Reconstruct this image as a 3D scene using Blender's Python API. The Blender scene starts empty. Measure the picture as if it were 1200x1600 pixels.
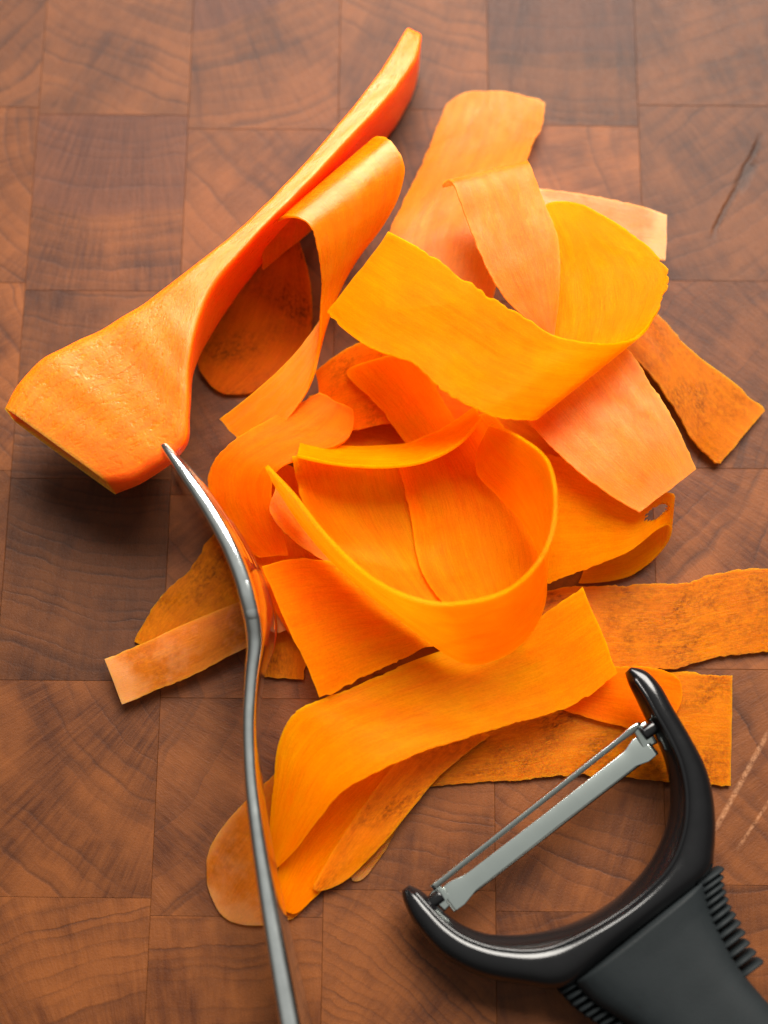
import bpy, math, random
import numpy as np
from mathutils import Vector

random.seed(7)
rng = np.random.default_rng(11)
SC = bpy.context.scene
COL = SC.collection
MM = 0.001

# ------------------------------------------------------------------ camera, light, exposure
TILT = math.radians(13.3)
VFOV = math.radians(42)
FPX = 800 / math.tan(VFOV / 2)
DIST = FPX / 7.0                                   # mm from lens to the board in the middle of the frame
CAM = np.array([0, -DIST * math.sin(TILT), DIST * math.cos(TILT)])
cam_d = bpy.data.cameras.new('camera')
cam = bpy.data.objects.new('camera', cam_d); COL.objects.link(cam)
cam.location = CAM * MM
cam.rotation_euler = (TILT, 0, 0)
cam_d.sensor_fit = 'VERTICAL'; cam_d.sensor_height = 24
cam_d.lens = 12 / math.tan(VFOV / 2)
cam_d.clip_start = 0.01; cam_d.clip_end = 20
cam_d.dof.use_dof = True
cam_d.dof.focus_distance = 0.285
cam_d.dof.aperture_fstop = 4.0
SC.camera = cam

world = bpy.data.worlds.new('World'); SC.world = world; world.use_nodes = True
bg = world.node_tree.nodes['Background']
bg.inputs[1].default_value = 0.50
# an indoor room: light ceiling, dimmer walls
_n, _l = world.node_tree.nodes, world.node_tree.links
_tc = _n.new('ShaderNodeTexCoord'); _sx = _n.new('ShaderNodeSeparateXYZ'); _rp = _n.new('ShaderNodeValToRGB')
_l.new(_tc.outputs['Generated'], _sx.inputs[0]); _l.new(_sx.outputs[2], _rp.inputs[0]); _l.new(_rp.outputs[0], bg.inputs[0])
_rp.color_ramp.elements[0].position = .35; _rp.color_ramp.elements[0].color = (.16, .14, .12, 1)
_rp.color_ramp.elements[1].position = .93; _rp.color_ramp.elements[1].color = (.95, .95, .90, 1)

def area(name, loc, target, size, energy, color):
    l = bpy.data.lights.new(name, 'AREA'); l.shape = 'RECTANGLE'
    l.size, l.size_y = size; l.energy = energy; l.color = color
    o = bpy.data.objects.new(name, l); COL.objects.link(o)
    o.location = loc
    o.rotation_euler = (Vector(target) - Vector(loc)).to_track_quat('-Z', 'Y').to_euler()
    return o
area('window_light', (0.20, 0.86, 1.02), (0.0, 0.0, 0), (1.1, 0.8), 88, (1.0, 0.95, 0.87))

SC.view_settings.view_transform = 'Standard'; SC.view_settings.look = 'None'
SC.view_settings.exposure = 0.0; SC.view_settings.gamma = 1.0
SC.view_settings.use_curve_mapping = False
SC.render.engine = 'CYCLES'
SC.cycles.use_denoising = True
SC.cycles.max_bounces = 9; SC.cycles.diffuse_bounces = 5; SC.cycles.transmission_bounces = 8
SC.cycles.transparent_max_bounces = 12
SC.cycles.sample_clamp_indirect = 8

# ------------------------------------------------------------------ layout helpers (millimetres)
ct, st = math.cos(TILT), math.sin(TILT)
def P(px, py, z):
    """point at height z (mm) above the board for photograph position (px, py); arrays allowed"""
    px, py, z = np.broadcast_arrays(*[np.asarray(a, float) for a in (px, py, z)])
    dx = (px - 600) / FPX; dy = (800 - py) / FPX
    ry = dy * ct + st; rz = dy * st - ct
    k = (z - CAM[2]) / rz
    return np.stack([CAM[0] + k * dx, CAM[1] + k * ry, z], -1)

def spline(pts, ts, tq):
    pts = np.asarray(pts, float); n = len(pts)
    if n == 2:
        return pts[0] + (pts[1] - pts[0]) * ((tq - ts[0]) / (ts[1] - ts[0]))[:, None]
    m = np.zeros_like(pts); d = np.diff(pts, axis=0) / np.diff(ts)[:, None]
    for i in range(1, n - 1):
        h0, h1 = ts[i] - ts[i-1], ts[i+1] - ts[i]
        m[i] = (d[i-1] * h1 + d[i] * h0) / (h0 + h1)
    m[0] = 1.5 * d[0] - 0.5 * m[1]; m[-1] = 1.5 * d[-1] - 0.5 * m[-2]
    i = np.clip(np.searchsorted(ts, tq, side='right') - 1, 0, n - 2)
    h = (ts[i+1] - ts[i]); s = ((tq - ts[i]) / h)[:, None]; h = h[:, None]
    return ((2*s**3 - 3*s**2 + 1) * pts[i] + (s**3 - 2*s**2 + s) * h * m[i]
            + (-2*s**3 + 3*s**2) * pts[i+1] + (s**3 - s**2) * h * m[i+1])

def wob(x, scale, r, octaves=4, fall=0.55):
    """smooth random curve (1-D value noise); x in mm, feature size about scale, range about -1..1"""
    x = np.asarray(x, float); y = np.zeros_like(x); a = 1.0; tot = 0
    for _ in range(octaves):
        lat = r.uniform(-1, 1, 4096); q = x / scale * 2 + r.uniform(0, 900) + 1000
        i = np.floor(q).astype(int); f = q - i; f = f*f*f*(f*(f*6-15)+10)
        y = y + a * (lat[i % 4096]*(1-f) + lat[(i+1) % 4096]*f); tot += a; a *= fall; scale *= .47
    return y / tot * 1.4

def mesh_obj(name, verts, faces, mat, parent=None, smooth=True, attrs=None, sharp=None):
    me = bpy.data.meshes.new(name)
    me.from_pydata([tuple(v) for v in np.asarray(verts, float) * MM], [], faces)
    if smooth: me.polygons.foreach_set('use_smooth', [True] * len(me.polygons))
    for k, a in (attrs or {}).items():
        at = me.attributes.new(k, 'FLOAT_VECTOR', 'POINT')
        at.data.foreach_set('vector', np.asarray(a, np.float32).ravel())
    if sharp is not None:
        ek = {tuple(sorted(e.vertices)): e.index for e in me.edges}
        fl = np.zeros(len(me.edges), bool)
        for e in sharp:
            i = ek.get(tuple(sorted(e)))
            if i is not None: fl[i] = True
        at = me.attributes.new('sharp_edge', 'BOOLEAN', 'EDGE'); at.data.foreach_set('value', fl)
    me.materials.append(mat); me.validate(); me.update()
    o = bpy.data.objects.new(name, me); COL.objects.link(o)
    if parent: o.parent = parent
    return o

def tag(o, label, cat, group=None, kind=None):
    o['label'] = label; o['category'] = cat
    if group: o['group'] = group
    if kind: o['kind'] = kind
    return o

def empty(name, loc=(0, 0, 0)):
    o = bpy.data.objects.new(name, None); COL.objects.link(o); o.location = loc
    o.empty_display_size = 0.01
    return o

# ------------------------------------------------------------------ materials
def new_mat(name):
    m = bpy.data.materials.new(name); m.use_nodes = True
    nt = m.node_tree; nt.nodes.clear()
    out = nt.nodes.new('ShaderNodeOutputMaterial')
    return m, nt, out
class NB:
    def __init__(s, nt): s.nt = nt
    def n(s, t, **kw):
        nd = s.nt.nodes.new(t)
        for k, v in kw.items(): setattr(nd, k, v)
        return nd
    def l(s, a, b): s.nt.links.new(a, b)
    def put(s, v, sock):
        if isinstance(v, bpy.types.NodeSocket): s.l(v, sock)
        else: sock.default_value = v
    def attr(s, name): return s.n('ShaderNodeAttribute', attribute_name=name)
    def math(s, op, a, b=0.0, c=None, clamp=False):
        nd = s.n('ShaderNodeMath', operation=op, use_clamp=clamp)
        s.put(a, nd.inputs[0]); s.put(b, nd.inputs[1])
        if c is not None: s.put(c, nd.inputs[2])
        return nd.outputs[0]
    def vmath(s, op, a, b):
        nd = s.n('ShaderNodeVectorMath', operation=op)
        s.put(a, nd.inputs[0]); s.put(b, nd.inputs[1])
        return nd.outputs[0]
    def noise(s, vec, scale, detail=4, rough=.55, dist=0):
        nd = s.n('ShaderNodeTexNoise'); s.put(vec, nd.inputs['Vector'])
        nd.inputs['Scale'].default_value = scale; nd.inputs['Detail'].default_value = detail
        nd.inputs['Roughness'].default_value = rough; nd.inputs['Distortion'].default_value = dist
        return nd.outputs[0]
    def mix(s, f, a, b, blend='MIX'):
        nd = s.n('ShaderNodeMix', data_type='RGBA', blend_type=blend)
        s.put(f, nd.inputs[0]); s.put(a, nd.inputs[6]); s.put(b, nd.inputs[7])
        return nd.outputs[2]
    def mapr(s, v, a, b, c=0.0, d=1.0):
        nd = s.n('ShaderNodeMapRange'); s.put(v, nd.inputs[0])
        for i, q in enumerate((a, b, c, d)): nd.inputs[i+1].default_value = q
        return nd.outputs[0]
    def bump(s, h, strength, dist):
        nd = s.n('ShaderNodeBump'); s.put(h, nd.inputs['Height'])
        nd.inputs['Strength'].default_value = strength; nd.inputs['Distance'].default_value = dist
        return nd.outputs[0]
def c4(c): return (c[0], c[1], c[2], 1)

def carrot_mat(name, a, b, mottle=0.0, brown=(.25, .07, .012), rough=.42, sss=0.8, scale=.0035, pale=0.0, see=0.0, trans=.25, fib='fib', spec=.45, tint=(1, .72, .38), rel=.35, fleck=0):
    m, nt, out = new_mat(name); N = NB(nt)
    co = N.attr(fib).outputs['Vector']
    streak = N.noise(N.vmath('MULTIPLY', co, (.05, .75, 1)), 1.0, 5, .65)
    fine = N.noise(N.vmath('MULTIPLY', co, (.25, 3.2, 1)), 1.0, 4, .7)
    cloud = N.noise(co, .09, 3, .55)
    f = N.math('ADD', N.math('MULTIPLY', streak, .6), N.math('MULTIPLY', cloud, .4))
    col = N.mix(N.mapr(f, .34, .66), c4(a), c4(b))
    pore = N.noise(N.vmath('MULTIPLY', co, (1.0, 1.6, 1)), 2.4, 2, .6)
    lum = N.math('MULTIPLY', N.mapr(fine, .3, .7, .82, 1.10), N.mapr(pore, .35, .65, .90, 1.06))
    vs = N.n('ShaderNodeVectorMath', operation='SCALE'); N.l(col, vs.inputs[0]); N.l(lum, vs.inputs['Scale']); col = vs.outputs[0]
    if mottle:
        big = N.noise(N.vmath('ADD', co, (31, 7, 2)), .11, 4, .6)
        sp = N.noise(N.vmath('ADD', N.vmath('MULTIPLY', co, (.75, 1.2, 1)), (3, 17, 9)), 1.25, 5, .75)
        mf = N.math('MULTIPLY', N.mapr(big, .38, .66), N.mapr(sp, .40, .62))
        mf = N.math('MULTIPLY', mf, mottle, clamp=True)
        col = N.mix(mf, col, c4(brown))
    # the skin side near the cut edge is paler and drier
    e = N.attr('edge').outputs['Vector']
    sep = N.n('ShaderNodeSeparateXYZ'); N.l(e, sep.inputs[0])
    ed = N.math('ADD', sep.outputs[0], N.math('MULTIPLY', N.math('SUBTRACT', fine, .5), 1.6))
    col = N.mix(N.mapr(ed, 1.0, .2, 0, .35), col, c4((min(1, a[0]*1.05), min(1, a[1]*1.35), a[2]*1.5)))
    if pale:
        pn = N.noise(N.vmath('ADD', co, (5, 5, 40)), .13, 3, .6)
        pf = N.math('MULTIPLY', N.mapr(N.math('ADD', pn, N.math('MULTIPLY', sep.outputs[1], .5)), .55, .85), pale, clamp=True)
        col = N.mix(pf, col, c4((.82, .40, .17)))
    bs = N.n('ShaderNodeBsdfPrincipled')
    N.l(col, bs.inputs['Base Color'])
    bs.inputs['Subsurface Weight'].default_value = sss
    bs.inputs['Subsurface Radius'].default_value = (1.0, .42, .06)
    bs.inputs['Subsurface Scale'].default_value = scale
    N.l(N.mapr(N.noise(N.vmath('MULTIPLY', co, (.5, 1, 1)), .22, 4, .65), .38, .62, rough*.62, rough*1.25), bs.inputs['Roughness'])   # moist and drier patches
    bs.inputs['Specular IOR Level'].default_value = spec
    bs.inputs['Specular Tint'].default_value = c4(tint)
    h = N.math('ADD', N.math('MULTIPLY', fine, .6), N.math('MULTIPLY', N.noise(co, 1.6, 4, .7), .6))
    if fleck:
        fl = N.noise(N.vmath('MULTIPLY', co, (.45, 1.5, 1)), 1.0, 4, .65)
        h = N.math('ADD', h, N.math('MULTIPLY', N.mapr(fl, .52, .75), 1.5))
        N.l(N.mapr(fl, .4, .65, .46, .26), bs.inputs['Roughness'])
    N.l(N.bump(h, rel, .00035), bs.inputs['Normal'])
    sh = bs.outputs[0]
    if trans:
        tr = N.n('ShaderNodeBsdfTranslucent'); gm = N.n('ShaderNodeGamma'); N.l(col, gm.inputs[0]); gm.inputs[1].default_value = .62; N.l(gm.outputs[0], tr.inputs[0])
        mx = N.n('ShaderNodeMixShader'); mx.inputs[0].default_value = trans
        N.l(sh, mx.inputs[1]); N.l(tr.outputs[0], mx.inputs[2]); sh = mx.outputs[0]
    if see:
        tp = N.n('ShaderNodeBsdfTransparent'); tp.inputs[0].default_value = (1, .78, .34, 1)
        mx = N.n('ShaderNodeMixShader'); mx.inputs[0].default_value = see
        N.l(sh, mx.inputs[1]); N.l(tp.outputs[0], mx.inputs[2]); sh = mx.outputs[0]
    N.l(sh, out.inputs[0])
    return m

M = {}
T = (1, .55, .18)
M['core']  = carrot_mat('carrot_core', (1.0, .39, .0005), (1.0, .27, .0005), rough=.45, spec=.12, tint=T, trans=.55, scale=.006, see=.40)
M['amber'] = carrot_mat('carrot_amber', (1.0, .36, .0005), (1.0, .23, .0004), mottle=.22, brown=(.95, .13, .001), rough=.42, spec=.14, tint=T, trans=.55, scale=.006, see=.40)
M['gloss'] = carrot_mat('carrot_gloss', (1.0, .30, .002), (.98, .20, .001), rough=.28, spec=.9, trans=.5, tint=(1, .85, .6), see=.18)
M['deep']  = carrot_mat('carrot_deep', (1.0, .29, .0004), (1.0, .19, .0003), mottle=.25, brown=(.85, .10, .001), rough=.45, spec=.10, tint=T, trans=.5, scale=.006, see=.38)
M['flesh'] = carrot_mat('carrot_flesh', (1.0, .235, .001), (.97, .15, .0006), mottle=.3, brown=(.62, .10, .002), rough=.42, spec=.2, tint=T, trans=.5, see=.36)
M['tan']   = carrot_mat('carrot_tan', (.95, .27, .010), (.86, .165, .004), mottle=.5, brown=(.55, .12, .006), pale=.15, rough=.40, spec=.42, tint=(1, .75, .45), trans=.45, see=.32)
M['skin']  = carrot_mat('carrot_skin', (.68, .19, .001), (.52, .125, .001), mottle=1.0, brown=(.16, .04, .002), rough=.42, see=.22, spec=.2, tint=(1, .7, .4), trans=.35)
M['dry']   = carrot_mat('carrot_dry', (.60, .175, .007), (.50, .125, .005), mottle=.8, brown=(.26, .07, .006), pale=.4, rough=.45, see=.2, spec=.3, tint=(1, .8, .6), trans=.35)
M['peel']  = carrot_mat('carrot_peel', (.60, .17, .008), (.48, .13, .010), mottle=.7, brown=(.18, .05, .005), pale=.45, rough=.38, see=.52, spec=.3, trans=.35)
M['mott']  = carrot_mat('carrot_mottled', (1.0, .22, .001), (.92, .145, .001), mottle=.75, brown=(.24, .05, .002), rough=.45, spec=.1, tint=T, trans=.4, see=.2)
M['pale']  = carrot_mat('carrot_pale', (.90, .27, .075), (.84, .20, .05), mottle=.4, brown=(.6, .16, .02), pale=.8, rough=.4, spec=.5, tint=(1, .85, .7), trans=.45, see=.3)
M['inner'] = carrot_mat('carrot_inner', (.78, .15, .002), (.56, .10, .002), mottle=1.0, brown=(.15, .04, .004), rough=.45, see=.34, spec=.1, trans=.35)
M['body']  = carrot_mat('carrot_body', (1.0, .165, .001), (.98, .105, .0008), mottle=.15, brown=(.80, .09, .002), rough=.30, sss=.9, scale=.0055, trans=0, spec=.75, tint=(1, .85, .6), rel=.3, fleck=1)

def wood_mat():
    m, nt, out = new_mat('endgrain_wood'); N = NB(nt)
    rp = N.attr('ringpos').outputs['Vector']           # mm, measured from the pith of that piece
    wp = N.n('ShaderNodeSeparateXYZ'); N.l(N.attr('wprop').outputs['Vector'], wp.inputs[0])
    hp = N.n('ShaderNodeSeparateXYZ'); N.l(N.attr('heart').outputs['Vector'], hp.inputs[0])
    tone, spc = wp.outputs[0], wp.outputs[1]
    warp = N.noise(rp, .035, 2, .5)
    ln = N.n('ShaderNodeVectorMath', operation='LENGTH'); N.l(N.vmath('MULTIPLY', rp, (1, 1, 0)), ln.inputs[0])
    r = N.math('ADD', ln.outputs['Value'], N.math('MULTIPLY', N.math('SUBTRACT', warp, .5), 9.0))
    r = N.math('ADD', r, N.math('MULTIPLY', N.math('SUBTRACT', N.noise(rp, .25, 3, .6), .5), 1.6))
    rv = N.n('ShaderNodeCombineXYZ'); N.l(r, rv.inputs[0]); N.l(tone, rv.inputs[1])
    q = N.math('ADD', N.math('DIVIDE', r, spc), N.math('MULTIPLY', N.noise(rv.outputs[0], .16, 2, .6), 2.4))
    cell = N.math('FLOOR', q)
    wn = N.n('ShaderNodeTexWhiteNoise', noise_dimensions='1D'); N.l(cell, wn.inputs['W'])
    fr = N.math('FRACT', q)
    # dark latewood line, its strength changing from ring to ring
    line = N.math('MULTIPLY', N.math('POWER', fr, 3.0), N.mapr(fr, 1.0, .86))
    line = N.math('MULTIPLY', line, 1.45, clamp=True)
    line = N.math('MULTIPLY', line, N.mapr(wn.outputs['Value'], 0, 1, .25, 1.0))
    line = N.math('MULTIPLY', line, N.mapr(N.noise(rp, .07, 3, .6), .3, .65, .25, 1.0))
    # rays run out from the pith
    sx = N.n('ShaderNodeSeparateXYZ'); N.l(rp, sx.inputs[0])
    ang = N.math('ARCTAN2', sx.outputs[1], sx.outputs[0])
    cx = N.n('ShaderNodeCombineXYZ'); N.l(N.math('MULTIPLY', ang, 55.0), cx.inputs[0]); N.l(N.math('MULTIPLY', ln.outputs['Value'], .05), cx.inputs[1]); N.l(sx.outputs[2], cx.inputs[2])
    rays = N.noise(cx.outputs[0], 1.0, 4, .7)
    cx2 = N.n('ShaderNodeCombineXYZ'); N.l(N.math('MULTIPLY', ang, 150.0), cx2.inputs[0]); N.l(N.math('MULTIPLY', ln.outputs['Value'], .25), cx2.inputs[1]); N.l(sx.outputs[2], cx2.inputs[2])
    rays2 = N.noise(cx2.outputs[0], 1.0, 3, .7)
    cloud = N.noise(rp, .05, 4, .6)
    grain = N.noise(rp, 2.2, 4, .7)
    col = N.mix(N.mapr(cloud, .38, .62), c4((.037, .0088, .0015)), c4((.106, .030, .0058)))
    col = N.mix(N.mapr(rays, .35, .68, 0, .45), col, c4((.134, .041, .0085)))
    col = N.mix(N.mapr(rays2, .5, .75, 0, .16), col, c4((.042, .013, .005)))
    col = N.mix(N.math('MULTIPLY', line, .9), col, c4((.018, .005, .002)))
    col = N.mix(N.mapr(grain, .5, .8, 0, .25), col, c4((.05, .017, .008)))
    # heartwood: purple brown inside a radius
    hm = N.math('MULTIPLY', N.mapr(N.math('SUBTRACT', hp.outputs[0], r), -.8, .8), hp.outputs[1], clamp=True)
    col = N.mix(hm, col, N.mix(N.mapr(rays, .3, .7), c4((.034, .009, .004)), c4((.068, .020, .009))))
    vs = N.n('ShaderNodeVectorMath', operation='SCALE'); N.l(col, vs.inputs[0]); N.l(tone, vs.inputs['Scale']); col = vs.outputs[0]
    # knife marks and one drying crack, laid out on the board in mm
    geo = N.n('ShaderNodeNewGeometry')
    ws = N.n('ShaderNodeVectorMath', operation='SCALE'); N.l(geo.outputs['Position'], ws.inputs[0]); ws.inputs['Scale'].default_value = 1000
    wb = N.n('ShaderNodeTexNoise'); N.l(ws.outputs[0], wb.inputs['Vector']); wb.inputs['Scale'].default_value = .18; wb.inputs['Detail'].default_value = 3
    pos = N.vmath('ADD', ws.outputs[0], N.vmath('MULTIPLY', N.vmath('SUBTRACT', wb.outputs['Color'], (.5, .5, .5)), (2.2, 2.2, 0)))
    px = N.n('ShaderNodeSeparateXYZ'); N.l(pos, px.inputs[0])
    px0 = N.n('ShaderNodeSeparateXYZ'); N.l(ws.outputs[0], px0.inputs[0])
    def seg(p, q, w, s=px):
        d = np.array(q) - np.array(p); L = np.hypot(*d); d = d / L
        dx = N.math('SUBTRACT', s.outputs[0], float(p[0])); dy = N.math('SUBTRACT', s.outputs[1], float(p[1]))
        al = N.math('ADD', N.math('MULTIPLY', dx, float(d[0])), N.math('MULTIPLY', dy, float(d[1])))
        ac = N.math('ABSOLUTE', N.math('SUBTRACT', N.math('MULTIPLY', dx, float(d[1])), N.math('MULTIPLY', dy, float(d[0]))))
        inside = N.math('MULTIPLY', N.mapr(al, 0, L*.15), N.mapr(al, L, L*.85))
        return N.math('MULTIPLY', N.mapr(ac, w, w*.3), inside)
    def W(a): return tuple(P(a[0], a[1], 0)[:2])
    crack = seg(W((1195, 205)), W((1110, 380)), 1.0)
    crack = N.math('MAXIMUM', crack, seg(W((1180, 250)), W((1150, 300)), 1.8))
    col = N.mix(N.math('MULTIPLY', crack, .6), col, c4((.018, .010, .008)))
    scr = None
    for p, q, w, a in (((1205, 1135), (1110, 1310), .7, .32), ((1210, 1240), (1150, 1330), .5, .25), 
                       ((960, 480), (1010, 470), .3, .4), 
                       ):
        g = N.math('MULTIPLY', seg(W(p), W(q), w, px0), a)
        scr = g if scr is None else N.math('MAXIMUM', scr, g)
    scr = N.math('MULTIPLY', scr, N.mapr(N.noise(ws.outputs[0], .9, 3, .7), .35, .6))
    col = N.mix(scr, col, c4((.48, .24, .12)))
    bs = N.n('ShaderNodeBsdfPrincipled'); N.l(col, bs.inputs['Base Color'])
    N.l(N.mapr(grain, .3, .7, .44, .60), bs.inputs['Roughness'])
    bs.inputs['Specular IOR Level'].default_value = .16
    h = N.math('SUBTRACT', N.math('MULTIPLY', rays2, .5), N.math('ADD', N.math('MULTIPLY', line, .25), N.math('MULTIPLY', crack, 2.0)))
    h = N.math('ADD', h, N.math('MULTIPLY', grain, .5))
    N.l(N.bump(h, .5, .0003), bs.inputs['Normal'])
    N.l(bs.outputs[0], out.inputs[0])
    return m
M['wood'] = wood_mat()

def simple(name, col, rough, metal=0.0, spec=.5, bumps=None, coat=0.0, rvar=.1, aniso=None, vary=.9):
    m, nt, out = new_mat(name); N = NB(nt)
    tc = N.n('ShaderNodeTexCoord').outputs['Object']
    if aniso: tc = N.vmath('MULTIPLY', tc, aniso)
    n1 = N.noise(tc, 220, 4, .6); n2 = N.noise(tc, 2600, 3, .6)
    bs = N.n('ShaderNodeBsdfPrincipled')
    N.l(N.mix(N.mapr(n1, .35, .65), c4([x * vary for x in col]), c4(col)), bs.inputs['Base Color'])
    N.l(N.mapr(n1, .3, .7, rough - rvar * rough, rough + rvar * rough), bs.inputs['Roughness'])
    bs.inputs['Metallic'].default_value = metal; bs.inputs['Specular IOR Level'].default_value = spec
    bs.inputs['Coat Weight'].default_value = coat; bs.inputs['Coat Roughness'].default_value = .15
    if bumps: N.l(N.bump(n2, bumps[0], bumps[1]), bs.inputs['Normal'])
    N.l(bs.outputs[0], out.inputs[0])
    return m
M['steel'] = simple('polished_steel', (.74, .77, .76), .16, 1.0, rvar=.3)
M['blade'] = simple('brushed_steel', (.52, .57, .54), .17, 1.0, rvar=.04, vary=.98)
M['plastic'] = simple('black_plastic', (.004, .004, .0045), .18, spec=.34, bumps=(.08, .0001), rvar=.25)
M['rubber'] = simple('soft_rubber', (.0075, .0095, .0105), 0.6, spec=.12, bumps=(.25, .0002))

# ------------------------------------------------------------------ cutting board: every end-grain piece is a block of its own
board = empty('cutting_board')
tag(board, 'brown end-grain butcher block cutting board under everything', 'cutting board')
ROT = -0.0095
CX = [-119.9, -83.9, -47.9, -11.9, 24.1, 60.1, 96.1, 132.1]
ROW0 = [54.0, 52.2, 48.7, 54.3, 50.3, 56.0, 33.0]          # one seam of each column, 45.2 mm apart
special = {   # (column, row) : pith offset from the piece's middle, ring spacing, tone, heartwood radius / amount
    (1, 1): ((5, 62), 3.2, 1.05, 66, .6), (1, 2): ((10, 170), 2.4, .85, 0, 0), (1, 3): ((20, 130), 2.6, .60, 0, 0),  # left-middle tones lowered: darker wood, plus the carrot's shadow put into the colour
    (1, 4): ((36, 44), 5.2, .98, 0, 0), (1, 5): ((26, -62), 3.4, 1.05, 0, 0), (1, 0): ((60, 120), 4, .92, 0, 0),
    (2, 0): ((-30, 70), 3.2, .98, 68, .8), (2, 4): ((-90, 60), 9, 1.0, 0, 0), (2, 5): ((10, -160), 4.2, 1.08, 0, 0),
    (2, 1): ((80, 90), 5, 1.1, 0, 0), (3, 0): ((50, 130), 4, .98, 0, 0),
    (3, 5): ((-60, -80), 1.9, .95, 0, 0), (3, 4): ((20, 130), 2.6, .98, 0, 0),
    (4, 0): ((6, 120), 4, .70, 124, .6), (4, 1): ((120, 40), 8, 1.25, 0, 0), (4, 4): ((40, 90), 4.5, 1.05, 0, 0), (4, 5): ((-40, 120), 3.0, .95, 0, 0),
    (5, 0): ((40, -120), 5, .74, 0, 0), (5, 1): ((-60, 100), 4.0, .80, 0, 0), (5, 2): ((70, -50), 4.5, .95, 0, 0), (5, 3): ((-50, 45), 3.6, 1.2, 0, 0), (5, 4): ((80, 60), 5, 1.0, 0, 0),
    (0, 2): ((60, 40), 3, 1.25, 0, 0),
}
TH = 28.0
for ci in range(7):
    x0, x1 = CX[ci] + .015, CX[ci+1] - .015
    for ri in range(-1, 7):
        y1 = ROW0[ci] + 45.2 * (2 - ri) - .015; y0 = y1 - 45.2 + .03
        mx, my = (x0 + x1) / 2, (y0 + y1) / 2
        d = special.get((ci, ri))
        if d is None:
            a = random.uniform(0, 6.28); R = random.uniform(40, 150)
            d = ((R * math.cos(a), R * math.sin(a)), random.uniform(2.2, 5.5), random.uniform(.85, 1.12), 0, 0)
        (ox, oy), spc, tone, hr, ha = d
        b = .07; dz = random.uniform(-.03, .03)
        V = []
        for (ix, iz) in ((0, -TH), (0, -b + dz), (b, dz)):
            V += [(x0+ix, y0+ix, iz), (x1-ix, y0+ix, iz), (x1-ix, y1-ix, iz), (x0+ix, y1-ix, iz)]
        F = [(3, 2, 1, 0), (8, 9, 10, 11)]
        for k in (0, 4):
            for i in range(4): F.append((k+i, k+(i+1) % 4, k+4+(i+1) % 4, k+4+i))
        V = np.array(V); Vw = V.copy()
        Vw[:, 0] = V[:, 0] - ROT * V[:, 1]; Vw[:, 1] = V[:, 1] + ROT * V[:, 0]
        rp = np.stack([V[:, 0]-mx-ox, V[:, 1]-my-oy, np.full(len(V), ci*37.3+ri*11.7)], 1)
        n = len(V)
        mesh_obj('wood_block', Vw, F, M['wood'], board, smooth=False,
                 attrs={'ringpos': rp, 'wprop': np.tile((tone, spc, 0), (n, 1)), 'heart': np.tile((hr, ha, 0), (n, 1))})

# ------------------------------------------------------------------ carrot ribbons
HX0, HY0, HN = -130, -150, (320, 340)
H = np.zeros(HN)                                     # height of the pile so far, 1 mm cells
def hmax(x, y):
    i = np.clip(np.round(x - HX0).astype(int), 1, HN[0]-2); j = np.clip(np.round(y - HY0).astype(int), 1, HN[1]-2)
    h = H[i, j]
    for a in (-1, 0, 1):
        for b in (-1, 0, 1): h = np.maximum(h, H[i+a, j+b])
    return h
def stamp(W, th):
    for a in np.linspace(0, 1, 4):
        for b in np.linspace(0, 1, 4):
            Q = ((W[:-1, :-1] * (1-a) + W[1:, :-1] * a) * (1-b) + (W[:-1, 1:] * (1-a) + W[1:, 1:] * a) * b).reshape(-1, 3)
            i = np.clip(np.round(Q[:, 0]-HX0).astype(int), 0, HN[0]-1); j = np.clip(np.round(Q[:, 1]-HY0).astype(int), 0, HN[1]-1)
            np.maximum.at(H, (i, j), Q[:, 2] + th / 2)
def blur(z, k):
    for _ in range(k):
        p = np.pad(z, 1, mode='edge')
        z = (p[:-2, 1:-1] + p[2:, 1:-1] + p[1:-1, :-2] + p[1:-1, 2:] + 2 * p[1:-1, 1:-1]) / 6
    return z

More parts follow.
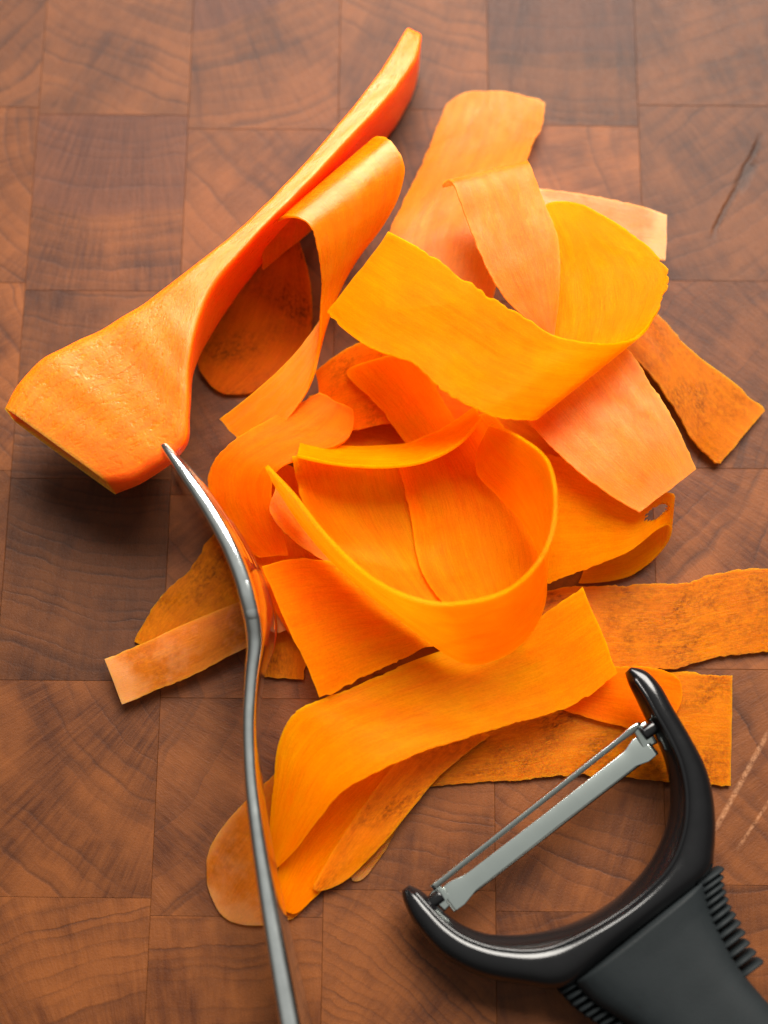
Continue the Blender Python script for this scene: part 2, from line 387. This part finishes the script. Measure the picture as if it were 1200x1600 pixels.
seedc = [0]
GROUP = 'carrot ribbons heaped on the board'
def ribbon(label, A, B, mat, th=.62, nu=None, nv=15, bow=0, ripple=.25, jag=.25, rag=.6, r0=0, r1=0, drape=True, soft=6, wave=0, lift=0.15, hole=None):
    seedc[0] += 1; r = np.random.default_rng(100 + seedc[0])
    A = np.array(A, float); B = np.array(B, float)
    WA, WB = P(*A.T), P(*B.T)
    seg = (np.linalg.norm(np.diff(WA, axis=0), axis=1) + np.linalg.norm(np.diff(WB, axis=0), axis=1)) / 2
    ts = np.concatenate([[0], np.cumsum(np.maximum(seg, .5))]); L = ts[-1]
    wid = np.linalg.norm(WA - WB, axis=1).mean()
    nu = nu or int(np.clip(L / .8, 40, 190))
    v = np.linspace(0, 1, nv); u = np.linspace(0, 1, nu)
    c = 1 - np.sqrt(np.clip(1 - (2*v-1)**2, 0, 1))
    e0 = (r0 * c * wid/2 + rag * (.5 + .5*wob(v*wid, 9, r))) / L
    e1 = 1 - (r1 * c * wid/2 + rag * (.5 + .5*wob(v*wid, 9, r))) / L
    U = e0[None] + (e1 - e0)[None] * u[:, None]                       # nu x nv
    PA = spline(A, ts, np.clip(U, 0, 1).ravel() * L).reshape(nu, nv, 3)
    PB = spline(B, ts, np.clip(U, 0, 1).ravel() * L).reshape(nu, nv, 3)
    s = u * L
    def rough_edge():
        nick = np.clip(wob(s, 14, r, 3) - .45, 0, 1) * 2.2            # a tear here and there
        return np.clip(jag * (.9 + .55*wob(s, 2.6, r, 3, .8) + 1.8*wob(s, 34, r, 2) + nick), 0, 3) / wid
    j0, j1 = rough_edge(), rough_edge()
    V = j0[:, None] + (1 - j0 - j1)[:, None] * v[None]
    Q = PA + (PB - PA) * V[..., None]
    S = U * L
    z = Q[..., 2] + bow * (1 - (2*V-1)**2)
    z = z + 1.3*ripple * (wob(S, 26, r, 2) * (.35 + .65*np.abs(2*V-1)) + .5 * wob(S*.5 + V*wid*.8, 22, r, 2))
    if wave: z = z + wave * np.abs(2*V-1)**2 * wob(S, 24, r, 2)
    z = np.maximum(z, th/2 + .12)
    if drape:
        for _ in range(3):
            W = P(Q[..., 0], Q[..., 1], z)
            floor = hmax(W[..., 0], W[..., 1]) + th/2 + lift
            zz = np.maximum(z, floor)
            for _ in range(3): zz = np.maximum(blur(zz, soft), floor)
            zz = np.maximum(blur(zz, 2), floor - .35)
            z = zz
    W = P(Q[..., 0], Q[..., 1], z)
    gu = np.gradient(W, axis=0); gv = np.gradient(W, axis=1)
    nrm = np.cross(gu, gv); nrm /= np.linalg.norm(nrm, axis=2, keepdims=True) + 1e-9
    t = th * (1 + .10 * wob(S, 12, r, 2))[..., None]
    top = W + nrm * t/2; bot = W - nrm * t/2
    stamp(W, th)
    idx = np.arange(nu*nv).reshape(nu, nv); o2 = nu*nv
    F = []; cut = set()
    if hole:
        hx, hy, ra, rb, ha, umax = hole
        for i in range(nu-1):
            for j in range(nv-1):
                m = (Q[i, j] + Q[i+1, j+1]) / 2
                du, dv = m[0]-hx, m[1]-hy; e = math.cos(ha)*du + math.sin(ha)*dv; g = -math.sin(ha)*du + math.cos(ha)*dv
                if U[i, j] < umax and (e/ra)**2 + (g/rb)**2 < 1 + .25*math.sin(i*2.1+j): cut.add((i, j))
    for (i, j) in cut:
        for di, dj, a, b in ((-1, 0, (i, j), (i, j+1)), (1, 0, (i+1, j+1), (i+1, j)), (0, -1, (i+1, j), (i, j)), (0, 1, (i, j+1), (i+1, j+1))):
            if (i+di, j+dj) not in cut and 0 <= i+di < nu-1 and 0 <= j+dj < nv-1:
                a_, b_ = int(idx[a]), int(idx[b]); F.append((a_, b_, b_+o2, a_+o2))
    for i in range(nu-1):
        for j in range(nv-1):
            if (i, j) in cut: continue
            a, b, c_, d = idx[i, j], idx[i+1, j], idx[i+1, j+1], idx[i, j+1]
            F.append((int(a), int(b), int(c_), int(d))); F.append((int(d+o2), int(c_+o2), int(b+o2), int(a+o2)))
    rim = [idx[i, 0] for i in range(nu)] + [idx[nu-1, j] for j in range(1, nv)] + [idx[i, nv-1] for i in range(nu-2, -1, -1)] + [idx[0, j] for j in range(nv-2, 0, -1)]
    sharp = []
    for k in range(len(rim)):
        a, b = int(rim[k]), int(rim[(k+1) % len(rim)])
        F.append((b, a, a+o2, b+o2)); sharp += [(a, b), (a+o2, b+o2)]
    fib = np.stack([S, V*wid, np.full_like(S, seedc[0]*13.7)], -1).reshape(-1, 3)
    dist = np.minimum(V, 1-V) * wid; dist = np.minimum(dist, np.minimum(S, L-S))
    edge = np.stack([dist, np.abs(U*2-1)**3, U], -1).reshape(-1, 3)
    o = mesh_obj('carrot_ribbon', np.concatenate([top.reshape(-1, 3), bot.reshape(-1, 3)]), F, M[mat],
                 attrs={'fib': np.tile(fib, (2, 1)), 'edge': np.tile(edge, (2, 1))}, sharp=sharp)
    tag(o, label, 'carrot ribbon', GROUP)
    return o
# --- lying on the board
ribbon('mottled flat strip with square right end lying under the peeler arm',
       [(640,1150,.6),(800,1108,.6),(970,1062,.6),(1060,1050,.6),(1145,1048,.6)],
       [(648,1234,.6),(800,1223,.6),(890,1213,.6),(1020,1226,.6),(1143,1232,.6)], 'skin', jag=.35, rag=.3)
ribbon('rounded pale translucent peel tip poking out left of the fork handle',
       [(312,1412,.6),(318,1350,.6),(420,1215,.6),(560,1130,.6)],
       [(392,1462,.6),(450,1440,.6),(530,1335,.6),(610,1220,.6)], 'peel', th=.6, r0=1, drape=True)
ribbon('small faint peel end beside the deep orange strip under the folded ribbon',
       [(541,1372,.5),(552,1340,.5),(580,1280,.5),(620,1200,.5)],
       [(562,1386,.5),(600,1335,.5),(640,1265,.5),(690,1190,.5)], 'peel', th=.5, r0=.6)
ribbon('brown thin peel wedge lying flat behind the fork',
       [(205,1003,.5),(245,935,.6),(285,890,.6),(335,825,.8),(385,765,1)],
       [(300,1055,.5),(350,1030,.5),(400,990,.6),(440,930,.8),(480,870,1)], 'skin', th=.6, jag=.5)
ribbon('short mottled strip end just right of the fork neck',
       [(396,860,1),(400,940,1),(404,1010,.8),(409,1060,.6)],
       [(480,880,1),(486,960,1),(484,1020,.8),(476,1066,.6)], 'skin', jag=.4)
ribbon('narrow tan curled strip with square end under the fork',
       [(163,1030,3.2),(215,1008,3.2),(290,975,3.6),(380,938,4),(440,915,4)],
       [(190,1101,1.2),(240,1082,1.4),(295,1060,1.6),(385,1012,2),(450,985,2)], 'dry', bow=2.2, ripple=.15, jag=.25, rag=.25)
ribbon('brownish strip with torn square end pointing to the right board side',
       [(960,540,3),(1010,580,3),(1060,655,2.6),(1084,703,2.4),(1122,731,1.4)],
       [(1000,470,3),(1030,490,3),(1088,555,2.6),(1135,590,2),(1199,640,1.2)], 'skin', jag=.6, rag=.5, bow=.6)
ribbon('wide brown end of a peel inside the upper curl beside the carrot',
       [(308,592,1),(306,560,1.4),(335,500,3),(372,440,7),(415,380,12)],
       [(368,633,.8),(425,605,.8),(478,545,1),(489,470,2.5),(468,375,7)], 'inner', r0=.9, th=.7, jag=.2)
ribbon('deep orange strip tucked under the folded front ribbon',
       [(640,1120,1.6),(520,1220,1.6),(445,1320,1.6),(428,1415,1)],
       [(720,1160,1.6),(645,1243,1.4),(545,1350,1.2),(458,1436,1)], 'deep', r1=.3, wave=.5)
ribbon('long mottled strip running off the right board side',
       [(800,930,1.6),(905,915,1.6),(1000,913,1.2),(1070,909,1),(1105,897,.8),(1160,888,.8),(1230,880,.8),(1300,876,.8)],
       [(820,1030,1.6),(900,1045,1.6),(1000,1052,1.4),(1062,1048,1),(1125,1036,.8),(1180,1024,.8),(1240,1012,.8),(1310,998,.8)], 'skin', jag=.5, bow=.5)
ribbon('short orange strip end peeping out behind the peeler tip',
       [(860,1040,2),(940,1040,2),(1020,1043,2),(1074,1062,1.6)],
       [(880,1110,2),(950,1130,2),(1010,1140,2),(1056,1130,1.6)], 'flesh', r1=.5)
ribbon('thin bright strip edging out right of the deep orange strip',
       [(690,1110,1.4),(600,1215,1.2),(520,1330,1),(480,1400,1)],
       [(770,1150,1.4),(672,1232,1.2),(588,1330,1),(532,1385,1)], 'skin', r1=.5)
ribbon('orange strip filling the hollow between fork and big loop',
       [(345,725,2),(385,830,2),(420,940,2),(470,1020,2)],
       [(470,715,2),(520,820,2),(570,930,2),(620,1010,2)], 'flesh', r0=.6)
# --- middle of the heap
ribbon('mottled brown strip at the bottom of the gap behind the thin arched band',
       [(540,500,1),(600,580,1),(650,660,1),(700,740,1)],
       [(700,480,1),(740,560,1),(770,640,1),(800,720,1)], 'skin')
ribbon('dull orange strip buried across the middle of the heap',
       [(480,620,2),(560,610,2),(660,640,2),(760,700,2),(880,760,2)],
       [(470,740,2),(560,740,2),(650,770,2),(740,820,2),(860,880,2)], 'flesh')
ribbon('orange strip buried under the pale right hand ribbon',
       [(690,560,3),(790,600,3),(880,660,3),(950,740,3)],
       [(650,700,3),(740,740,3),(820,800,3),(890,880,3)], 'flesh')
ribbon('mottled strip with a thin bright edge in the gap below the yellow ribbon',
       [(490,582,8),(548,540,9),(610,520,10),(690,540,9)],
       [(510,680,4),(565,672,5),(620,660,5),(680,640,6)], 'mott', ripple=.2)
ribbon('small deep orange strip lying in the gap behind the thin arched band',
       [(530,575,6),(590,640,7),(640,705,8),(670,760,8)],
       [(640,545,7),(690,615,8),(725,680,8),(745,740,8)], 'deep', r0=.3)
ribbon('fat curled strip bending down beside the fork tines',
       [(500,612,9),(425,650,11),(357,690,12),(323,735,11),(328,785,8.5),(358,835,6),(408,873,4)],
       [(552,640,9),(548,688,12),(490,712,14),(436,738,15),(426,775,13),(440,822,10),(451,868,6)], 'flesh', ripple=.1, soft=3)
ribbon('small pinkish strip beneath the left tip of the big loop',
       [(416,792,11),(450,838,9.5),(510,882,8),(560,915,7)],
       [(434,750,12),(490,800,10),(560,850,9),(620,895,8)], 'tan', r0=.4)
ribbon('folded front ribbon arching down to a pointed tip beside the fork',
       [(912,915,8),(820,968,8),(640,1035,8.5),(502,1092,9.5),(458,1116,9.5),(436,1160,8.5),(427,1230,6),(421,1300,3.5),(419,1345,2)],
       [(968,1055,6.5),(900,1102,8),(800,1138,10),(700,1166,12),(610,1200,14),(545,1234,14),(500,1278,11),(460,1330,6),(426,1363,2)], 'amber', ripple=.2, jag=.3, soft=2)
ribbon('square ended orange strip slanting below the big loop',
       [(404,880,9),(470,868,9),(560,882,9),(660,905,9),(760,930,9)],
       [(500,1099,11),(560,1068,11),(630,1035,11),(700,1005,11),(790,985,10)], 'deep', rag=.7, jag=.3)
ribbon('curled strip folding under itself at the right of the heap',
       [(800,690,9),(930,735,12),(1000,780,14),(1035,768,13.5),(1052,772,10),(1042,800,5),(1000,815,3),(930,830,3)],
       [(840,925,8),(935,890,11),(995,856,13),(1030,826,12.5),(1047,822,9),(1040,852,4.5),(1000,892,2),(900,912,1.6)], 'amber', nv=60, drape=False, ripple=.15, jag=.3, hole=(1026, 801, 21, 9, -.62, .6))
ribbon('pale streaked ribbon slanting down with its cut end by the curl opening',
       [(800,630,15),(850,690,16),(920,752,17),(1000,803,17)],
       [(975,530,14),(1022,600,16),(1058,665,17.5),(1089,735,17)], 'tan', jag=.3, rag=.4, bow=1)
ribbon('orange strip forming the floor inside the big loop',
       [(448,712,10),(482,800,9.5),(560,890,9),(660,975,9)],
       [(640,722,10),(660,800,9),(690,880,9),(730,975,9)], 'amber', ripple=.2)
ribbon('red orange strip forming the right floor inside the big loop',
       [(610,700,9),(640,800,8),(660,900,8),(720,970,9)],
       [(765,640,11),(830,730,10),(862,820,9),(850,930,9)], 'deep', ripple=.2)
ribbon('thin arched band standing on edge behind the big loop',
       [(462,713,21),(530,727,21),(600,731,21),(660,723,21),(715,696,21),(752,655,20)],
       [(470,684,9),(530,696,9),(590,697,9),(655,688,9),(705,662,9),(746,633,10)], 'core', drape=False, ripple=.1, jag=.15)
# --- back of the heap
ribbon('broad tan ribbon reaching furthest back with a notched end',
       [(704,134,2),(660,250,6),(605,355,12),(590,420,13),(600,490,12)],
       [(852,150,2),(846,205,4),(826,265,7),(800,350,11),(770,470,11)], 'tan', rag=.9, jag=.5, r0=.25)
ribbon('whitish dry strip end behind the yellow ribbon',
       [(1043,334,8),(960,312,9),(885,297,9),(830,292,9)],
       [(1041,408,8),(960,390,9),(880,366,9),(820,352,9)], 'pale', rag=.3, th=.7)
ribbon('curled glossy ribbon looping over beside the carrot',
       [(408,425,10),(414,378,18),(432,346,25),(455,340,28.5),(478,352,29),(493,385,27),(500,430,23),(500,490,18),(497,545,15),(486,598,13),(445,660,11),(386,708,8)],
       [(570,290,8),(572,238,18),(590,214,24),(612,220,27),(631,248,26.5),(626,295,24),(602,345,21),(562,398,18),(532,440,16),(497,505,14),(425,588,12),(343,655,9)], 'gloss', drape=False, ripple=.12, jag=.25)
ribbon('broad yellow ribbon on top of the heap folding back at the right',
       [(606,362,25),(700,413,29),(772,460,30),(862,512,29),(940,534,28),(995,527,25.5),(1033,477,22.5),(1050,430,21.5),(1032,400,20.5),(965,350,17),(895,312,13.5)],
       [(509,490,23),(570,538,27),(640,576,29),(697,622,29.5),(765,650,29),(836,655,26.5),(832,600,22),(836,540,20),(842,470,19),(848,395,16),(838,318,13)], 'core', drape=False, r1=.25, ripple=.3, jag=.6, th=.7)
ribbon('upright tan ribbon with a turned top lip leaning on the yellow one',
       [(690,292,23),(697,284,25),(730,352,26),(760,425,26),(790,470,25),(852,520,23)],
       [(824,264,21),(826,254,23),(851,310,25),(872,375,25.5),(876,440,25),(866,528,23)], 'tan', drape=False, jag=.2, rag=.2, ripple=.15)
ribbon('long curved ribbon standing as the big open loop in front',
       [(415,727,25),(455,768,27),(500,826,28),(560,888,29),(635,931,30),(715,942,31),(785,926,32),(835,886,33),(860,840,33),(869,780,32),(853,715,29),(812,682,26),(764,662,22)],
       [(428,752,18),(462,806,13),(512,868,12),(565,918,12),(640,978,12),(735,1037,12),(800,1016,12),(846,955,12),(850,890,12),(825,828,12),(780,775,12),(746,737,13),(754,690,15)], 'amber', drape=False, ripple=.12, jag=.15, th=.8)

# ------------------------------------------------------------------ generic lofts
def loft(name, rings, mat, parent=None, cap=True, attrs=None, sharp=None, smooth=True):
    rings = np.asarray(rings, float); n, k = rings.shape[:2]
    V = rings.reshape(-1, 3).tolist(); F = []
    for i in range(n-1):
        for j in range(k):
            a, b = i*k+j, i*k+(j+1) % k
            F.append((a, b, b+k, a+k))
    if cap:
        F.append(tuple(range(k-1, -1, -1))); F.append(tuple((n-1)*k+j for j in range(k)))
    return mesh_obj(name, V, F, mat, parent, attrs=attrs, sharp=sharp, smooth=smooth)
def rsq(k, p):
    """k points round a rounded square in [-1,1]^2; large p gives sharper corners"""
    a = np.linspace(0, 2*math.pi, k, endpoint=False) + math.pi/k
    c, s = np.cos(a), np.sin(a)
    r = (np.abs(c)**p + np.abs(s)**p) ** (-1/p)
    return c*r, s*r

def rrect(w, h, r, m=5):
    r = min(r, w/2*.98, h/2*.98); pts = []
    for cx0, cy0, a0 in ((w/2-r, h/2-r, 0), (-w/2+r, h/2-r, 90), (-w/2+r, -h/2+r, 180), (w/2-r, -h/2+r, 270)):
        for k in range(m):
            a = math.radians(a0 + 90*k/(m-1)); pts.append((cx0 + r*math.cos(a), cy0 + r*math.sin(a)))
    p = np.array(pts); return p[:, 0], p[:, 1]

# ------------------------------------------------------------------ the carrot, peeled down to a twisted slab
ST = [((4,634,24),(166,752,22),(184,776,11),(24,660,12)),
      ((30,592,25),(205,748,23),(215,762,12),(46,614,13)),
      ((66,556,26),(240,728,24.5),(248,742,13),(82,578,14)),
      ((150,514,27),(291,688,26.5),(294,694,14),(165,538,15)),
      ((200,484,28),(295,640,28),(298,652,13),(215,512,15)),
      ((247,453,28.5),(297,570,29.5),(302,596,11),(262,484,13)),
      ((302,411,29),(322,470,30),(322,545,8),(312,446,9)),
      ((366,361,28.5),(394,376,30),(385,448,5),(368,412,6)),
      ((441,289,27),(472,296,28.5),(475,360,3.5),(442,342,3.5)),
      ((521,199,25),(556,207,26),(560,272,2.5),(525,252,2.5)),
      ((590,112,21.5),(624,132,22),(626,190,2),(592,168,2)),
      ((622,62,19),(655,82,19),(652,128,2.5),(624,112,2.5)),
      ((634,44,17.5),(659,56,17.5),(656,92,4),(634,76,4))]
SA = np.array(ST, float)                              # station, corner, (px,py,z)
cen = P(*SA.mean(1).T)
ts = np.concatenate([[0], np.cumsum(np.linalg.norm(np.diff(cen, axis=0), axis=1))])
tq = np.linspace(0, ts[-1], 120)
CR = [spline(P(*SA[:, c].T), ts, tq) for c in range(4)]
cxr, cyr = rsq(56, 9)
rC = np.random.default_rng(5)
rings = []; fibs = []; edges = []
for i in range(len(tq)):
    a = (cxr + 1)/2; b = (cyr + 1)/2                  # a: A to B, b: bottom to top
    q = (CR[0][i]*((1-a)*b)[:, None] + CR[1][i]*(a*b)[:, None] + CR[2][i]*(a*(1-b))[:, None] + CR[3][i]*((1-a)*(1-b))[:, None])
    rings.append(q)
rings = np.array(rings)
per = np.linspace(0, 60, 56, endpoint=False)
nz = np.zeros(rings.shape[:2])
for k in range(7):
    nz += .22*np.sin(tq[:, None]*rC.uniform(.15, .9) + rC.integers(1, 7)*np.linspace(0, 2*math.pi, 56, endpoint=False)[None] + rC.uniform(0, 6))
ctr = rings.mean(1, keepdims=True); dirn = rings - ctr; dirn /= np.linalg.norm(dirn, axis=2, keepdims=True)
rings = rings + dirn * (nz*.16)[..., None]
cap0 = [ctr[0] + (rings[0]-ctr[0])*s + (ctr[1]-ctr[0])*dd for s, dd in ((.6, 2.2), (.9, 1.3))]
cap1 = [ctr[-1] + (rings[-1]-ctr[-1])*s + (ctr[-1]-ctr[-2])*dd for s, dd in ((.93, .5), (.6, .8))]
allr = np.concatenate([np.array(cap0), rings, np.array(cap1)])
tt = np.concatenate([[0, 0], tq, [tq[-1]]*2])
fib = np.stack([np.repeat(tt[:, None], 56, 1), np.repeat(per[None], len(tt), 0), np.full((len(tt), 56), 3.0)], -1).reshape(-1, 3)
edg = np.tile((5.0, 0, 0), (len(fib), 1))
_sh = [(2*56+j, 2*56+(j+1) % 56) for j in range(56)]
carrot = loft('carrot', allr, M['body'], attrs={'fib': fib, 'edge': edg}, sharp=_sh)
tag(carrot, 'thick peeled carrot remnant speared on the fork', 'carrot')

# ------------------------------------------------------------------ fork, standing on its side edge
FK = [(242,680,23,1.2),(252,692,25.2,1.5),(285,735,28,2.5),(330,803,29,2.9),(364,868,29,3.2),(387,938,27.5,3.4),(395,1000,24.5,3.2),(391,1050,22,2.7),(387,1120,20.5,2.5),(389,1200,20,2.5),(400,1300,20,2.7),(419,1420,19.5,3.3),(440,1540,19.5,3.7),(458,1640,19.5,3.9),(486,1800,19,3.8),(506,1920,17,3.2)]
FK = np.array(FK); FK[:, 3] *= 1.1
top = P(FK[:, 0], FK[:, 1], FK[:, 2])
tf = np.concatenate([[0], np.cumsum(np.linalg.norm(np.diff(top, axis=0), axis=1))])
dn = np.array([.09, .03, -1.0]); dn /= np.linalg.norm(dn)
def fork_at(t):
    p = spline(top, tf, t); g = spline(top, tf, t+.2) - spline(top, tf, t-.2)
    g[:, 2] *= .3
    g /= np.linalg.norm(g, axis=1, keepdims=True)
    side = np.cross(g, dn); side /= np.linalg.norm(side, axis=1, keepdims=True)
    return p, g, side
def fork_sweep(name, t0, t1, off0, wid, thick, n, k=20, p=3.5, parent=None, mat='steel'):
    t = np.linspace(t0, t1, n); q, g, side = fork_at(t); cx, cy = rsq(k, p)
    R = []
    for i in range(n):
        w = wid(t[i]); h = thick(t[i]); c = q[i] + dn*(off0(t[i]) + w/2)
        cx, cy = rrect(w, h, 1.6, 6); R.append(c + dn[None]*cx[:, None] + side[i][None]*cy[:, None])
    return loft(name, R, M[mat], parent)
thk = lambda t: float(np.interp(t, tf, FK[:, 3]))
fork = empty('fork')
tag(fork, 'steel table fork standing on its side edge with tines in the carrot', 'fork')
t_root = tf[4] + 2; t_neck = tf[7]
hw = lambda t: float(np.interp(t, [t_root-3, t_root+6, tf[6], t_neck, tf[8], tf[11], tf[13], tf[15]-4, tf[15]], [23.5, 22, 15, 9, 7, 10, 15.5, 18, 11]))
cent = lambda t: 11.75 if t < t_root else float(np.interp(t, [t_root, tf[6], t_neck, tf[8], tf[11], tf[13], tf[15]-4, tf[15]], [11.75, 8.5, 5.0, 3.6, 5.0, 7.75, 9.0, 7.5]))
fork_sweep('handle', t_root-1.5, tf[-1], lambda t: cent(t)-hw(t)/2 + float(np.interp(t, [t_root-6, t_root+22], [.45, 0])), lambda t: hw(t) - float(np.interp(t, [t_root-6, t_root+22], [.9, 0])), thk, 110, parent=fork)
for k in range(4):
    o0 = k*(23.5-3.4)/3
    L0 = 0.0 if k == 0 else 2.0
    fork_sweep('tine', tf[0]+L0, t_root+20,
               lambda t, o0=o0: o0 + (1 if o0 < 12 else -1)*float(np.interp(t, [t_root-2, t_root+22], [0, .45])) + float(np.interp(t, [t_root+11, t_root+20], [0, (7-o0)*.85])),
               lambda t: float(np.interp(t, [0, 4, 14, t_root], [.9, 1.9, 2.8, 3.4])), lambda t: max(.6, thk(t)), 60, parent=fork)

# ------------------------------------------------------------------ Y peeler
peeler = empty('vegetable_peeler')
tag(peeler, 'black Y-shaped vegetable peeler with steel swivel blade and finned rubber grip', 'peeler')
def ph(px, py):
    """height of the peeler's middle plane: it leans on the ribbons at its upper arm"""
    return np.interp(np.asarray(py, float), [1040, 1200, 1400, 1900], [12.5, 10.5, 8.2, 8.0])
I_ = [(977,1051),(984,1072),(996,1096),(1008,1120),(1024,1150),(1040,1190),(1048,1238),(1041,1292),(1012,1352),(962,1404),(900,1440),(835,1458),(770,1460),(725,1446),(697,1427),(676,1407),(657,1391),(640,1383)]
O_ = [(985,1043),(1008,1049),(1030,1072),(1050,1108),(1078,1156),(1103,1208),(1114,1268),(1113,1330),(1103,1366),(1040,1416),(966,1474),(886,1540),(812,1537),(745,1523),(690,1492),(650,1447),(632,1412),(628,1392)]
HZ = [2.0,3.2,4.2,4.8,5.2,5.5,5.8,6.2,6.8,7.2,7.4,7.2,6.6,6.0,5.4,4.6,3.6,2.2]          # half heights in mm
I_, O_, HZ = np.array(I_, float), np.array(O_, float), np.array(HZ)
tp = np.linspace(0, 1, len(I_)); tqq = np.linspace(0, 1, 90)
Ii, Oo = spline(I_, tp, tqq), spline(O_, tp, tqq); hz = np.interp(tqq, tp, HZ)
Iw = P(Ii[:, 0], Ii[:, 1], ph(*Ii.T)); Ow = P(Oo[:, 0], Oo[:, 1], ph(*Oo.T))
cx, cy = rsq(36, 2.8)
R = []
for i in range(90):
    a = (cx + 1)/2
    # inner side is a flat bevelled band, outer side full and round: ridge sits nearer the inner edge
    hprof = cy * (1.0 - .10*(cx > 0)*cx)
    R.append(Iw[i]*(1-a)[:, None] + Ow[i]*a[:, None] + np.stack([0*a, 0*a, hprof*hz[i]*np.where(cx < -.2, 1 - .45*((-cx-.2)/.8)**1.5, 1)], 1))
loft('head', R, M['plastic'], peeler)
# raised bead that runs along the inner rim
bi = Ii + (Oo-Ii)*.26; bw = P(bi[:, 0], bi[:, 1], ph(*bi.T)); bw[:, 2] += hz*.86
an = np.linspace(0, 2*math.pi, 8, endpoint=False)
R = []
for i in range(4, 86):
    g = bw[i+1]-bw[i-1]; g /= np.linalg.norm(g); s = np.cross(g, (0, 0, 1)); s /= np.linalg.norm(s)
    R.append(bw[i] + .55*(np.cos(an)[:, None]*s[None] + np.sin(an)[:, None]*np.array([[0, 0, 1.0]])))
loft('rim_bead', R, M['plastic'], peeler)
# grip
LW = [(882,1541),(915,1573),(955,1598),(1000,1628),(1050,1672),(1105,1735),(1165,1810),(1235,1892),(1300,1945)]
RW = [(1106,1364),(1112,1404),(1128,1448),(1155,1500),(1196,1552),(1252,1610),(1320,1680),(1385,1765),(1405,1850)]
GH = [7.2,7.2,7.2,7.4,7.8,8.0,8.0,7.2,4.0]
LW, RW = np.array(LW, float), np.array(RW, float); tg = np.linspace(0, 1, 9); tgq = np.linspace(0, 1, 60)
Lg, Rg = spline(LW, tg, tgq), spline(RW, tg, tgq); gh = np.interp(tgq, tg, GH)
def inset(a, b, f): return a + (b-a)*f
Lw = P(inset(Lg, Rg, .05)[:, 0], inset(Lg, Rg, .05)[:, 1], ph(*Lg.T)); Rw = P(inset(Rg, Lg, .05)[:, 0], inset(Rg, Lg, .05)[:, 1], ph(*Rg.T))
cx, cy = rsq(40, 3.4); R = []
for i in range(60):
    a = (cx+1)/2
    R.append(Lw[i]*(1-a)[:, None] + Rw[i]*a[:, None] + np.stack([0*a, 0*a, cy*gh[i]*1.03 + .25], 1))
loft('grip', R, M['rubber'], peeler)
# fins down both sides of the grip
def fin(base, out, zc, ln, hh, w):
    out = out/np.linalg.norm(out); sd = np.cross(out, (0, 0, 1.0)); sd /= np.linalg.norm(sd)
    R = []
    kx, ky = rsq(8, 3)
    for s, f in ((-.35, 1.0), (.3, 1.0), (.85, .97), (1.0, .75)):
        c = base + out*ln*s + np.array([0, 0, zc - .5*s])
        R.append(c + sd[None]*(kx*w*f/2)[:, None] + np.array([[0, 0, 1.0]])*(ky*hh*f)[:, None])
    loft('fin', R, M['rubber'], peeler)
ax = np.array([.616, .788]); pr = np.array([.788, -.616])
for side, cur, opp, n in ((1, Rw, Lw, 12), (-1, Lw, Rw, 12)):
    for k in range(n):
        f = .010 + k*.036 if side == 1 else .016 + k*.036
        i = f*59; i0 = int(i); b = cur[i0]*(1-(i-i0)) + cur[i0+1]*(i-i0)
        o = cur[i0]-opp[i0]; o[2] = 0
        tilt = np.array([.15, .0, 0])
        o = o/np.linalg.norm(o)
        fin(b, o + tilt*side, .8 if side == 1 else -1.2, random.uniform(4.2, 4.8) if side == 1 else 3.3, 4.0, 1.4)

# blade: a stirrup of pressed steel, one broad plate and one thin cutting bar
def W3(px, py, dz=0): 
    p = P(px, py, ph(px, py) + dz); return p
blade = None
def bar(name, pts, wid, thick, tilt, mat, parent, k=14, p=6, n=60):
    """swept bar: pts (px,py,dz), wid in mm across, tilt in degrees about its length"""
    pts = np.array(pts, float); w3 = np.array([W3(*q) for q in pts])
    t = np.concatenate([[0], np.cumsum(np.linalg.norm(np.diff(w3, axis=0), axis=1))]); q = np.linspace(0, t[-1], n)
    c = spline(w3, t, q); cx, cy = rsq(k, p); R = []
    for i in range(n):
        g = c[min(i+1, n-1)]-c[max(i-1, 0)]; g /= np.linalg.norm(g)
        s = np.cross(g, (0, 0, 1.0)); s /= np.linalg.norm(s); u = np.cross(s, g)
        a = math.radians(tilt); s2 = s*math.cos(a)+u*math.sin(a); u2 = -s*math.sin(a)+u*math.cos(a)
        w = wid(q[i]/t[-1]) if callable(wid) else wid
        cx, cy = rrect(w, thick, thick*.35, 4); R.append(c[i] + s2[None]*cx[:, None] + u2[None]*cy[:, None])
    return loft(name, R, M[mat], parent)
blade = bar('blade_plate', [(697,1408,.3),(860,1282,.5),(1016,1161,.3)], lambda f: float(np.interp(f, [0, .05, .12, .5, .9, .95, 1], [5.4, 5.6, 3.9, 3.7, 3.9, 5.6, 5.4])), .7, 4, 'blade', peeler)
bar('blade_lip', [(716,1412,-.5),(872,1291,-.3),(1022,1175,-.5)], .8, .9, 40, 'blade', blade)
bar('cutting_bar', [(675,1387,1.2),(838,1258,1.4),(1000,1130,1.4)], lambda f: float(np.interp(f, [0, .04, .9, .96, 1], [1.6, 1.3, 1.3, 1.7, .9])), .8, -25, 'blade', peeler)
bar('blade_end', [(676,1391,.3),(690,1402,.2),(703,1414,0)], 3.4, 1.1, 0, 'blade', peeler, n=12)
bar('blade_end', [(998,1133,.8),(1006,1147,.4),(1016,1166,0)], 3.4, 1.1, 0, 'blade', peeler, n=12)
bar('pivot', [(690,1398,1.0),(676,1408,1.0),(664,1418,.6)], 2.6, 3.0, 0, 'plastic', peeler, n=10, p=2.5)
bar('pivot', [(1004,1148,1.0),(1018,1138,1.0),(1034,1128,.6)], 2.8, 3.2, 0, 'plastic', peeler, n=10, p=2.5)
